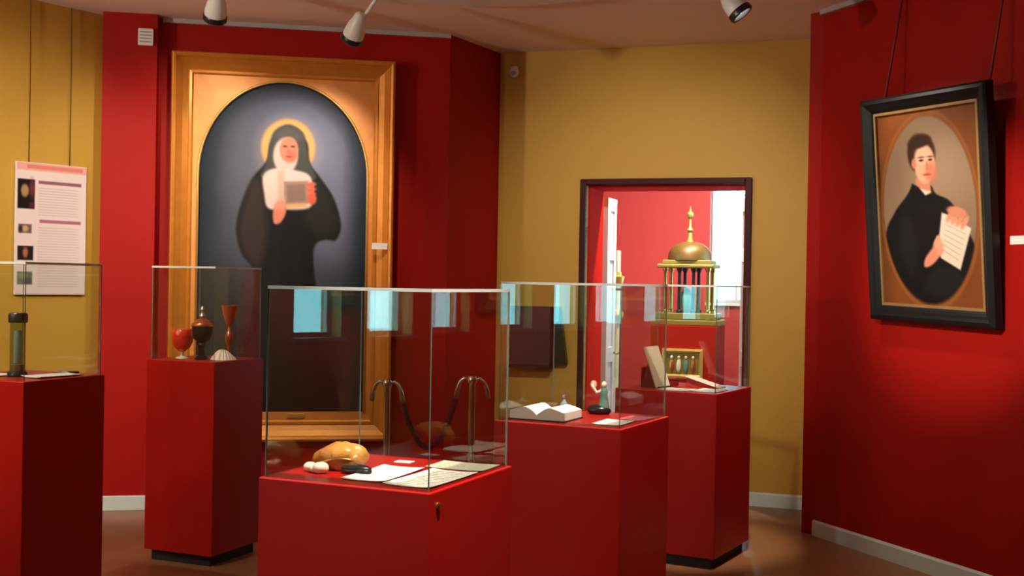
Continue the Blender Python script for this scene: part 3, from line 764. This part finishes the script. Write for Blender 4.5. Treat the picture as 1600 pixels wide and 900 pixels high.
# =================================================================== SMALL WALL FIXTURES
al = empty('alarm_box', on_wall((-2.80, 8.167), ang_c, 0.262, 0.131, 3.16), ang_c, 'small white square vented box high on the red pillar', 'alarm box')
box('housing', LAMPWHT, al, -0.05, 0.05, -0.03, 0.0, 0, 0.115, bevel=0.006)
for i in range(4): box('vent_slat', CT, al, -0.038, 0.038, -0.033, -0.03, 0.02 + i * 0.022, 0.029 + i * 0.022)
se = empty('motion_sensor', on_wall(P5, wb_ang, 0.125, 0.001, 3.18), wb_ang, 'small white motion sensor high on the ochre back wall', 'sensor')
bm = bmesh.new(); blob(bm, (0, -0.03, 0.045), 0.038, 0.03, 0.046, u=16, v=10); finish('housing', bm, LAMPWHT, se, smooth=True)
bm = bmesh.new(); blob(bm, (0, -0.055, 0.03), 0.022, 0.014, 0.016, u=12, v=8); finish('lens', bm, CT, se, smooth=True)
# dark wall box beside the doorway
wbx = empty('wall_box', on_wall(P5, wb_ang, 0.315, 0.001, 0.945), wb_ang, 'dark purple wooden box with black slanted side mounted on ochre wall', 'wall box')
box('box_body', WINE, wbx, -0.165, 0.155, -0.10, 0.0, 0.02, 0.47, bevel=0.004)
box('ledge', DKMETAL, wbx, -0.18, 0.165, -0.13, 0.0, 0.0, 0.02, bevel=0.003)
bm = bmesh.new(); prism(bm, [(0.157, 0.035), (0.275, 0.035), (0.215, 0.47), (0.157, 0.47)], -0.06, 0.0, 'y'); finish('side_flap', bm, BLACK, wbx)

# =================================================================== ROPE BARRIER
def stanchion(x, y, h, ang, label):
    r = empty('barrier_post', (x, y, 0), ang, label, 'barrier post', 'rope barrier posts')
    lathe_obj('base', STEEL, r, [(0, 0), (0.15, 0), (0.155, 0.008), (0.15, 0.018), (0.05, 0.03), (0.03, 0.045), (0, 0.045)], 36)
    lathe_obj('pole', STEEL, r, [(0.0, 0.03), (0.021, 0.03), (0.021, h - 0.03), (0.0, h - 0.03)], 20)
    lathe_obj('cap', STEEL, r, [(0.0, h - 0.045), (0.03, h - 0.045), (0.032, h - 0.035), (0.032, h - 0.015), (0.024, h), (0.0, h + 0.006)], 20)
    for s in (1, -1) if True else (1,):
        pts = [(0.02 * s, 0, h - 0.03), (0.05 * s, 0, h - 0.012), (0.078 * s, 0, h - 0.035), (0.095 * s, 0, h - 0.08), (0.105 * s, 0, h - 0.14)]
        tube_obj('hook', STEEL, r, pts, [0.010, 0.011, 0.012, 0.014, 0.018])
    return r
ra = Vector((-0.80, 7.72)); rb_ = Vector((-0.245, 7.62))
dirr = (rb_ - ra).normalized(); anr = math.atan2(dirr.y, dirr.x)
HP = 0.95
stanchion(ra.x, ra.y, HP, anr, 'steel rope barrier post beside right edge of the gilt frame')
stanchion(rb_.x, rb_.y, HP + 0.04, anr, 'steel rope barrier post nearer the doorway')
pts = []
A = Vector((ra.x + dirr.x * 0.107, ra.y + dirr.y * 0.107, HP - 0.15)); B = Vector((rb_.x - dirr.x * 0.107, rb_.y - dirr.y * 0.107, HP + 0.04 - 0.15))
for i in range(21):
    u = i / 20; q = A.lerp(B, u); q.z -= 0.30 * (1 - (2 * u - 1) ** 2); pts.append(q - A)
rope = tube_obj('barrier_rope', PURPLE, None, pts, 0.019, 12); rope.location = A
tag(rope, 'dark purple velvet rope sagging between the two steel posts', 'rope')

# =================================================================== CONTENTS: NEAREST CASE
def sheet(name, key, l, r, wd, dp, rot, m, label, cat, z=0.0, curl=0.006, parent=None, group=None, th=0.0016):
    """paper lying flat, wd along pedestal x, dp along pedestal y, centre at (l, r)"""
    bm = bmesh.new(); n = 8; g = {}
    for s, zz in ((0, 0.0), (1, th)):
        for i in range(n + 1):
            for j in range(n + 1):
                u, v = i / n - 0.5, j / n - 0.5
                c = curl * (abs(u * 2) ** 3 + abs(v * 2) ** 3 * 0.5)
                g[s, i, j] = bm.verts.new((u * wd, v * dp, zz + c))
    for i in range(n):
        for j in range(n):
            bm.faces.new((g[1, i, j], g[1, i + 1, j], g[1, i + 1, j + 1], g[1, i, j + 1]))
            bm.faces.new((g[0, i, j], g[0, i, j + 1], g[0, i + 1, j + 1], g[0, i + 1, j]))
    for i in range(n):
        for a, b in (((i, 0), (i + 1, 0)), ((i + 1, n), (i, n)), ((0, i + 1), (0, i)), ((n, i), (n, i + 1))):
            bm.faces.new((g[0, a[0], a[1]], g[0, b[0], b[1]], g[1, b[0], b[1]], g[1, a[0], a[1]]))
    o = finish(name, bm, m, None, loc=at(key, l, r, z + 0.0003), rot=(0, 0, rzof(key) + rot), smooth=False)
    return tag(o, label, cat, group)
sheet('document', 'C', 0.290, 0.235, 0.15, 0.30, 0.05, SCRIPT, 'white handwritten sheet lying beside the golden pouch', 'document', curl=0.004)
sheet('document', 'C', 0.112, 0.225, 0.165, 0.33, -0.02, SCRIPT, 'white handwritten sheet at front corner of the nearest case', 'document', curl=0.004)
sheet('document', 'C', 0.135, 0.500, 0.21, 0.15, 0.02, SCRIPT2, 'greenish aged sheet at the back right of the nearest case', 'document', curl=0.003)
sheet('caption_card', 'C', 0.36, 0.50, 0.06, 0.045, 0.1, PAPER, 'tiny white caption card behind the papers in nearest case', 'label card', curl=0.0)
pk = empty('leather_pouch', at('C', 0.468, 0.265), rzof('C') + 0.15, 'golden brown rounded leather pouch lying in the nearest glass case', 'pouch')
bm = bmesh.new(); blob(bm, (0, 0, 0.034), 0.095, 0.060, 0.05, seed=4, amp=0.11, u=32, v=18, flat=0.034); finish('pouch_body', bm, LEATHER, pk, smooth=True)
bm = bmesh.new(); blob(bm, (0.015, -0.008, 0.050), 0.072, 0.052, 0.040, seed=9, amp=0.12, u=28, v=14, flat=0.012); finish('flap', bm, mat('tan_leather', (0.56, 0.25, 0.055), 0.32, noise=0.3, nscale=30, bump=0.4, bscale=100), pk, smooth=True)
tube_obj('cord', BRASS, pk, [(-0.07, -0.045, 0.012), (-0.04, -0.062, 0.03), (0.0, -0.066, 0.042), (0.045, -0.058, 0.042), (0.075, -0.04, 0.03)], 0.004)
for (l, r_, s, lb) in ((0.525, 0.165, 0.018, 'ivory bead furthest left before the golden pouch'), (0.475, 0.150, 0.021, 'largest ivory bead before the golden pouch'), (0.50, 0.155, 0.014, 'smallest ivory bead, between the other two beads')):
    bm = bmesh.new(); blob(bm, (0, 0, s * 0.9), s * 1.25, s, s * 0.9, seed=int(l * 100), amp=0.05, u=18, v=10)
    o = finish('ivory_bead', bm, IVORY, None, loc=at('C', l, r_), smooth=True)
    tag(o, lb, 'bead', 'ivory beads before the pouch')
bc = empty('spectacle_case', at('C', 0.372, 0.200), rzof('C') + 0.1, 'small black case lying right of the golden pouch', 'case')
bm = bmesh.new(); blob(bm, (0, 0, 0.010), 0.055, 0.024, 0.014, u=22, v=10, flat=0.010); finish('lower_shell', bm, BLACK, bc, smooth=True)
bm = bmesh.new(); blob(bm, (0, 0, 0.018), 0.054, 0.023, 0.014, u=22, v=10, flat=0.004); finish('lid', bm, BLACK, bc, smooth=True)

# =================================================================== CONTENTS: OPEN BOOK CASE
def open_book(key, l, r, rot, wd, dp, label, cover=DKLEATHER, thick=0.04):
    b = empty('open_book', at(key, l, r), rzof(key) + rot, label, 'book')
    box('cover', cover, b, -wd - 0.008, wd + 0.008, -dp / 2 - 0.006, dp / 2 + 0.006, 0.0, 0.006, bevel=0.002)
    for s in (-1, 1):
        prof = [(s * 0.001, 0.006)]
        for i in range(11):
            u = i / 10; prof.append((s * (0.001 + wd * u), 0.006 + thick * (0.35 + 0.65 * math.sin(min(1, u * 1.8) * PI / 2)) * (1 - 0.42 * max(0, u - 0.4) ** 1.2 / 0.6)))
        prof.append((s * (wd + 0.001), 0.006))
        bm = bmesh.new(); prism(bm, prof if s > 0 else prof[::-1], -dp / 2, dp / 2, 'y')
        finish('page_block', bm, PAPER, b)
    return b
open_book('R', 0.435, 0.185, 0.02, 0.128, 0.21, 'open book with bright white pages and dark cover in glass case', thick=0.055)
sheet('document', 'R', 0.115, 0.20, 0.13, 0.20, 0.05, SCRIPT, 'white sheet at the front corner beside the open book', 'document', curl=0.003)
sheet('card', 'R', 0.09, 0.42, 0.12, 0.16, -0.05, mat('pink_card', (0.70, 0.16, 0.24), 0.6, noise=0.05), 'pink card at right side of the open book case', 'card', curl=0.001)
# little figure on a dark base
sf = empty('figurine', at('R', 0.30, 0.50), rzof('R') + 0.1, 'small pale and green figurine on a black base behind the open book', 'figurine')
bm = bmesh.new(); blob(bm, (-0.01, 0, 0.018), 0.058, 0.04, 0.026, seed=3, amp=0.05, u=22, v=10, flat=0.018); finish('base', bm, BLACK, sf, smooth=True)
lathe_obj('robe', GREENG, sf, [(0, 0.03), (0.026, 0.03), (0.022, 0.06), (0.016, 0.09), (0.019, 0.105), (0.012, 0.122), (0, 0.124)], 18, loc=(0.014, 0, 0))
bm = bmesh.new(); blob(bm, (0.014, 0, 0.137), 0.013, 0.013, 0.016, u=14, v=10); finish('head', bm, IVORY, sf, smooth=True)
tube_obj('arm', IVORY, sf, [(0.0, -0.005, 0.108), (-0.02, -0.01, 0.10), (-0.034, -0.012, 0.122), (-0.040, -0.012, 0.14)], 0.008)
bm = bmesh.new(); blob(bm, (-0.036, -0.005, 0.135), 0.016, 0.012, 0.02, seed=2, amp=0.08, u=14, v=8); finish('held_bundle', bm, mat('rose_wax', (0.75, 0.36, 0.26), 0.5, noise=0.1), sf, smooth=True)
# small leather-bound book behind the left end, little glass stopper bottle
bb_ = empty('small_book', at('R', 0.505, 0.36), rzof('R') + 0.35, 'small brown leather book at left end of the open book case', 'book')
box('page_block', AGED, bb_, -0.038, 0.036, -0.05, 0.05, 0.005, 0.043)
bm = bmesh.new(); bx(bm, -0.042, 0.04, -0.054, 0.054, 0, 0.005); bx(bm, -0.042, 0.04, -0.054, 0.054, 0.043, 0.048); bx(bm, -0.046, -0.040, -0.054, 0.054, 0, 0.048)
finish('cover', bm, mat('brown_leather', (0.16, 0.09, 0.05), 0.45, noise=0.2), bb_, bevel=0.002)
bt = empty('glass_phial', at('R', 0.475, 0.47), 0, 'little blue-grey glass phial standing behind the open book', 'bottle')
lathe_obj('bottle_body', mat('blue_grey_glass', (0.30, 0.42, 0.50), 0.12, noise=0.05, coat=0.5), bt, [(0, 0), (0.016, 0), (0.018, 0.004), (0.018, 0.04), (0.008, 0.052), (0.008, 0.062), (0, 0.062)], 20)
lathe_obj('stopper', SILVER, bt, [(0, 0.06), (0.007, 0.062), (0.011, 0.07), (0.008, 0.08), (0, 0.083)], 16)

# =================================================================== CONTENTS: CASE BEFORE THE DOORWAY
cd = empty('propped_card', at('B', 0.41, 0.17), math.radians(55), 'cream printed card propped on a black easel before the doorway', 'card')
bm = bmesh.new(); bx(bm, -0.085, 0.085, -0.004, 0.004, 0.0, 0.25)
o = finish('card_sheet', bm, CREAM, cd, loc=(0, -0.02, 0.006)); o.rotation_euler = (math.radians(-20), 0, 0)
bm = bmesh.new()
prism(bm, [(-0.02, 0.0), (0.10, 0.0), (0.055, 0.15), (0.045, 0.15)], -0.05, -0.042, 'x'); prism(bm, [(-0.02, 0.0), (0.10, 0.0), (0.055, 0.15), (0.045, 0.15)], 0.042, 0.05, 'x')
bx(bm, -0.05, 0.05, 0.088, 0.10, 0.0, 0.12)
finish('easel', bm, BLACK, cd)
box('easel_lip', BLACK, cd, -0.07, 0.07, -0.042, -0.02, 0.0, 0.012)
sheet('document', 'B', 0.285, 0.12, 0.19, 0.16, 0.0, SCRIPT, 'white sheet at the foot of the propped card', 'document', curl=0.002)
sheet('document', 'B', 0.10, 0.17, 0.155, 0.22, 0.0, PAPER, 'blank bluish-white sheet at front corner of the doorway case', 'document', curl=0.003)
sl = empty('letter_rest', at('B', 0.22, 0.42), rzof('B'), 'pale letter sloping on a small wedge in the doorway case', 'letter')
bm = bmesh.new(); prism(bm, [(-0.10, 0.0), (0.10, 0.0), (-0.10, 0.055)], -0.05, 0.05, 'y'); finish('wedge', bm, ROSE, sl)
o = box('letter_sheet', mat('pink_letter', (0.80, 0.60, 0.50), 0.7, noise=0.06), sl, -0.112, 0.112, -0.06, 0.06, 0.0, 0.003, loc=(0.0, 0, 0.0285), rot=(0, math.radians(15.4), 0))
rb2 = empty('red_box', at('B', 0.42, 0.38), rzof('B'), 'small dark red box behind papers in the doorway case', 'box')
box('box_body', mat('dark_red_card', (0.22, 0.012, 0.018), 0.5, noise=0.1), rb2, -0.035, 0.035, -0.03, 0.03, 0, 0.032, bevel=0.003)
box('lid', mat('dark_red_card', (0.22, 0.012, 0.018)), rb2, -0.037, 0.037, -0.032, 0.032, 0.032, 0.046, bevel=0.003)

# =================================================================== CONTENTS: GOBLET CASE
gb = empty('ruby_goblet', at('G', 0.345, 0.16), 0, 'bright red glass goblet at left of the goblet case', 'goblet')
lathe_obj('foot', IVORY, gb, [(0, 0), (0.036, 0), (0.034, 0.006), (0.010, 0.014), (0.008, 0.040), (0, 0.042)], 24)
lathe_obj('bowl', RUBY, gb, [(0, 0.036), (0.018, 0.040), (0.044, 0.062), (0.060, 0.098), (0.063, 0.130), (0.058, 0.163), (0.054, 0.168), (0, 0.160)], 28)
ch = empty('lidded_chalice', at('G', 0.20, 0.15), 0, 'dark bronze lidded chalice with silver finial in the goblet case', 'chalice')
lathe_obj('foot', DKMETAL, ch, [(0, 0), (0.040, 0), (0.040, 0.008), (0.022, 0.024), (0.020, 0.07), (0.026, 0.085), (0.018, 0.10), (0, 0.10)], 28)
lathe_obj('cup', DKMETAL, ch, [(0, 0.095), (0.022, 0.098), (0.048, 0.118), (0.058, 0.150), (0.058, 0.190), (0, 0.190)], 28)
lathe_obj('rim_band', COPPER, ch, [(0, 0.188), (0.061, 0.188), (0.062, 0.196), (0.056, 0.206), (0, 0.208)], 28)
ld_ = lathe_obj('lid', COPPER, ch, [(0, 0.205), (0.050, 0.206), (0.036, 0.222), (0.016, 0.232), (0, 0.234)], 28)
lathe_obj('finial', SILVER, ld_, [(0, 0.230), (0.012, 0.232), (0.018, 0.246), (0.011, 0.262), (0.006, 0.268), (0.013, 0.282), (0.008, 0.298), (0, 0.308)], 20)
cg = empty('copper_goblet', at('G', 0.125, 0.30), 0, 'slender copper goblet with flared cup behind the pale shell', 'goblet')
lathe_obj('foot', COPPER, cg, [(0, 0), (0.038, 0), (0.034, 0.008), (0.012, 0.022), (0.010, 0.07), (0, 0.07)], 24)
lathe_obj('knop', COPPER, cg, [(0, 0.07), (0.012, 0.072), (0.021, 0.098), (0.023, 0.125), (0.018, 0.148), (0.009, 0.16), (0.008, 0.19), (0, 0.19)], 24)
lathe_obj('cup', COPPER, cg, [(0, 0.185), (0.009, 0.186), (0.024, 0.215), (0.038, 0.262), (0.047, 0.305), (0.043, 0.305), (0.034, 0.262), (0, 0.215)], 28)
sh = empty('seashell', at('G', 0.090, 0.19), rzof('G') + 0.4, 'pale ribbed seashell at the front corner of the goblet case', 'shell')
bm = bmesh.new()
nu, nv = 40, 9; g = []
for j in range(nv + 1):
    v_ = j / nv; row = []
    for i in range(nu + 1):
        a = PI * i / nu; rr = 0.068 * v_ * (1 + 0.05 * math.cos(11 * a * 2)); hh = 0.058 * math.sin(PI * min(1, 0.12 + v_ * 0.88)) * (0.55 + 0.45 * math.sin(a)) * (1 + 0.07 * math.cos(22 * a)) if j < nv else 0.0
        row.append(bm.verts.new((rr * math.cos(a) * 1.05, -rr * math.sin(a) + 0.03, max(0.0, hh))))
    g.append(row)
for j in range(nv):
    for i in range(nu): bm.faces.new((g[j][i], g[j][i + 1], g[j + 1][i + 1], g[j + 1][i]))
bmesh.ops.remove_doubles(bm, verts=bm.verts[:], dist=1e-5)
finish('shell_fan', bm, SHELL, sh, smooth=True)
bm = bmesh.new(); blob(bm, (0, 0.034, 0.016), 0.030, 0.016, 0.016, seed=1, amp=0.04, u=18, v=10); finish('shell_hinge', bm, SHELL, sh, smooth=True)

# =================================================================== CONTENTS: VIAL CASE
vi = empty('capped_vial', at('V', 0.235, 0.20), 0, 'tall clear glass vial with black cap and base at left edge', 'vial')
lathe_obj('base', BLACK, vi, [(0, 0), (0.044, 0), (0.044, 0.012), (0.038, 0.024), (0, 0.024)], 28)
lathe_obj('cap', BLACK, vi, [(0, 0.245), (0.040, 0.245), (0.042, 0.25), (0.042, 0.282), (0.036, 0.290), (0, 0.290)], 28)
lathe_obj('tube', glass_mat('vial_glass', (0.80, 0.84, 0.80)), vi, [(0.034, 0.024), (0.034, 0.246), (0.031, 0.246), (0.031, 0.024)], 28)
lathe_obj('scroll', mat('grey_parchment', (0.42, 0.46, 0.45), 0.6, noise=0.12), vi, [(0, 0.06), (0.016, 0.06), (0.017, 0.07), (0.017, 0.20), (0.014, 0.21), (0, 0.21)], 20)
lathe_obj('contents', mat('tawny_powder', (0.30, 0.17, 0.06), 0.8, noise=0.2), vi, [(0, 0.026), (0.029, 0.026), (0.029, 0.055), (0, 0.062)], 20)
sheet('document', 'V', 0.36, 0.16, 0.16, 0.22, 0.1, SCRIPT, 'white sheet lying left of the capped vial', 'document', curl=0.004)
sheet('document', 'V', 0.105, 0.29, 0.13, 0.26, -0.08, PAPER, 'white sheet lying right of the capped vial', 'document', curl=0.006)
mg = empty('magnifying_glass', at('V', 0.20, 0.44), rzof('V') + 0.15, 'small grey metal magnifier at right end of the vial case', 'magnifier')
bm = bmesh.new()
ringpts = [(0.03 * math.cos(2 * PI * i / 24), 0.03 * math.sin(2 * PI * i / 24), 0.006) for i in range(25)]
tube(bm, ringpts, 0.005, 8); finish('ring', bm, SILVER, mg, smooth=True)
tube_obj('handle', DKMETAL, mg, [(0.033, 0, 0.007), (0.06, 0, 0.007), (0.09, 0, 0.007)], [0.004, 0.007, 0.006])

# =================================================================== ROOM BEYOND: TABERNACLE, STAFF
tb = empty('tabernacle_plinth', loc_w(1.19, 1.86), wb_ang, 'red plinth in the room beyond the doorway', 'plinth')
box('body', RED, tb, -0.29, 0.29, -0.26, 0.26, 0.05, 1.24, bevel=0.004)
box('foot', BLKMATT, tb, -0.26, 0.26, -0.23, 0.23, 0.0, 0.05)
ta = empty('gilded_tabernacle', loc_w(1.19, 1.86, 1.24), wb_ang, 'gilded domed tabernacle with columns and spire beyond the doorway', 'tabernacle')
TBG = mat('olive_gilding', (0.24, 0.18, 0.035), 0.4, metal=0.3, noise=0.2, nscale=25)
box('base_slab', TBG, ta, -0.30, 0.30, -0.2, 0.2, 0.0, 0.05, bevel=0.008)
box('base_step', TBG, ta, -0.27, 0.27, -0.18, 0.18, 0.05, 0.11, bevel=0.008)
for sx in (-1, -0.33, 0.33, 1):
    for sy in (-1, 1):
        lathe_obj('column', DKMETAL if sx in (-0.33, 0.33) else BRASS, ta, [(0, 0.11), (0.028, 0.11), (0.028, 0.13), (0.018, 0.14), (0.015, 0.47), (0.026, 0.49), (0.028, 0.51), (0, 0.51)], 14, loc=(sx * 0.19, sy * 0.14, 0))
bm = bmesh.new(); blob(bm, (-0.02, 0, 0.22), 0.06, 0.045, 0.11, seed=6, amp=0.04, u=16, v=10, flat=0.11); finish('inner_figure', bm, GREENG, ta, smooth=True)
box('cornice', TBG, ta, -0.26, 0.25, -0.19, 0.19, 0.51, 0.545, bevel=0.01)
box('attic', TBG, ta, -0.215, 0.215, -0.165, 0.165, 0.545, 0.58, bevel=0.006)
dm = lathe_obj('dome', mat('bronze_gilding', (0.12, 0.062, 0.012), 0.45, metal=0.3, noise=0.25, nscale=20), ta, [(0, 0.58), (0.195, 0.58), (0.195, 0.60), (0.186, 0.65), (0.165, 0.69), (0.12, 0.725), (0.06, 0.745), (0, 0.75)], 32)
lathe_obj('spire', TBG, ta, [(0, 0.74), (0.035, 0.74), (0.022, 0.77), (0.016, 0.83), (0.030, 0.85), (0.012, 0.88), (0.009, 0.95), (0.030, 0.975), (0.030, 1.00), (0.010, 1.02), (0, 1.07)], 18)
gp = empty('gilded_relief', loc_w(1.19, 1.86 - 0.262, 0.78), wb_ang, 'gilt framed relief panel on the red plinth beyond the doorway', 'relief')
frame_rails(gp, 0.36, 0.26, [(0, 0), (0, 0.03), (0.02, 0.035), (0.035, 0.015), (0.035, 0)], GOLDB)
box('ground', TBG, gp, -0.15, 0.15, -0.012, -0.002, 0.03, 0.23)
for i in range(4):
    bm = bmesh.new(); blob(bm, (-0.095 + i * 0.063, -0.016, 0.11), 0.022, 0.014, 0.062, seed=i + 3, amp=0.08, u=14, v=10)
    finish('relief_figure', bm, (COPPER, IVORY, GREENG, COPPER)[i], gp, smooth=True)
    bm = bmesh.new(); blob(bm, (-0.095 + i * 0.063, -0.018, 0.183), 0.013, 0.011, 0.016, u=12, v=8); finish('relief_head', bm, IVORY, gp, smooth=True)
st = empty('processional_candlestick', loc_w(0.70, 1.16), wb_ang, 'tall cream candle staff with gilt collars standing beyond the doorway', 'candlestick')
lathe_obj('base', GOLDB, st, [(0, 0), (0.14, 0), (0.14, 0.02), (0.06, 0.05), (0.03, 0.12), (0, 0.12)], 24)
lathe_obj('staff', mat('cream_staff', (0.80, 0.62, 0.42), 0.4, noise=0.05), st, [(0, 0.10), (0.022, 0.10), (0.022, 1.56), (0, 1.56)], 16)
lathe_obj('collar', GOLDB, st, [(0, 1.28), (0.03, 1.28), (0.05, 1.31), (0.05, 1.35), (0.03, 1.38), (0, 1.38)], 18)
lathe_obj('cup', GOLDB, st, [(0, 1.54), (0.024, 1.54), (0.045, 1.60), (0.055, 1.66), (0.028, 1.67), (0.026, 1.70), (0, 1.70)], 20)
lathe_obj('candle', IVORY, st, [(0, 1.68), (0.020, 1.68), (0.019, 1.88), (0, 1.885)], 14)
SC.cycles.use_denoising = True
SC.cycles.transparent_max_bounces = 24
SC.cycles.max_bounces = 10
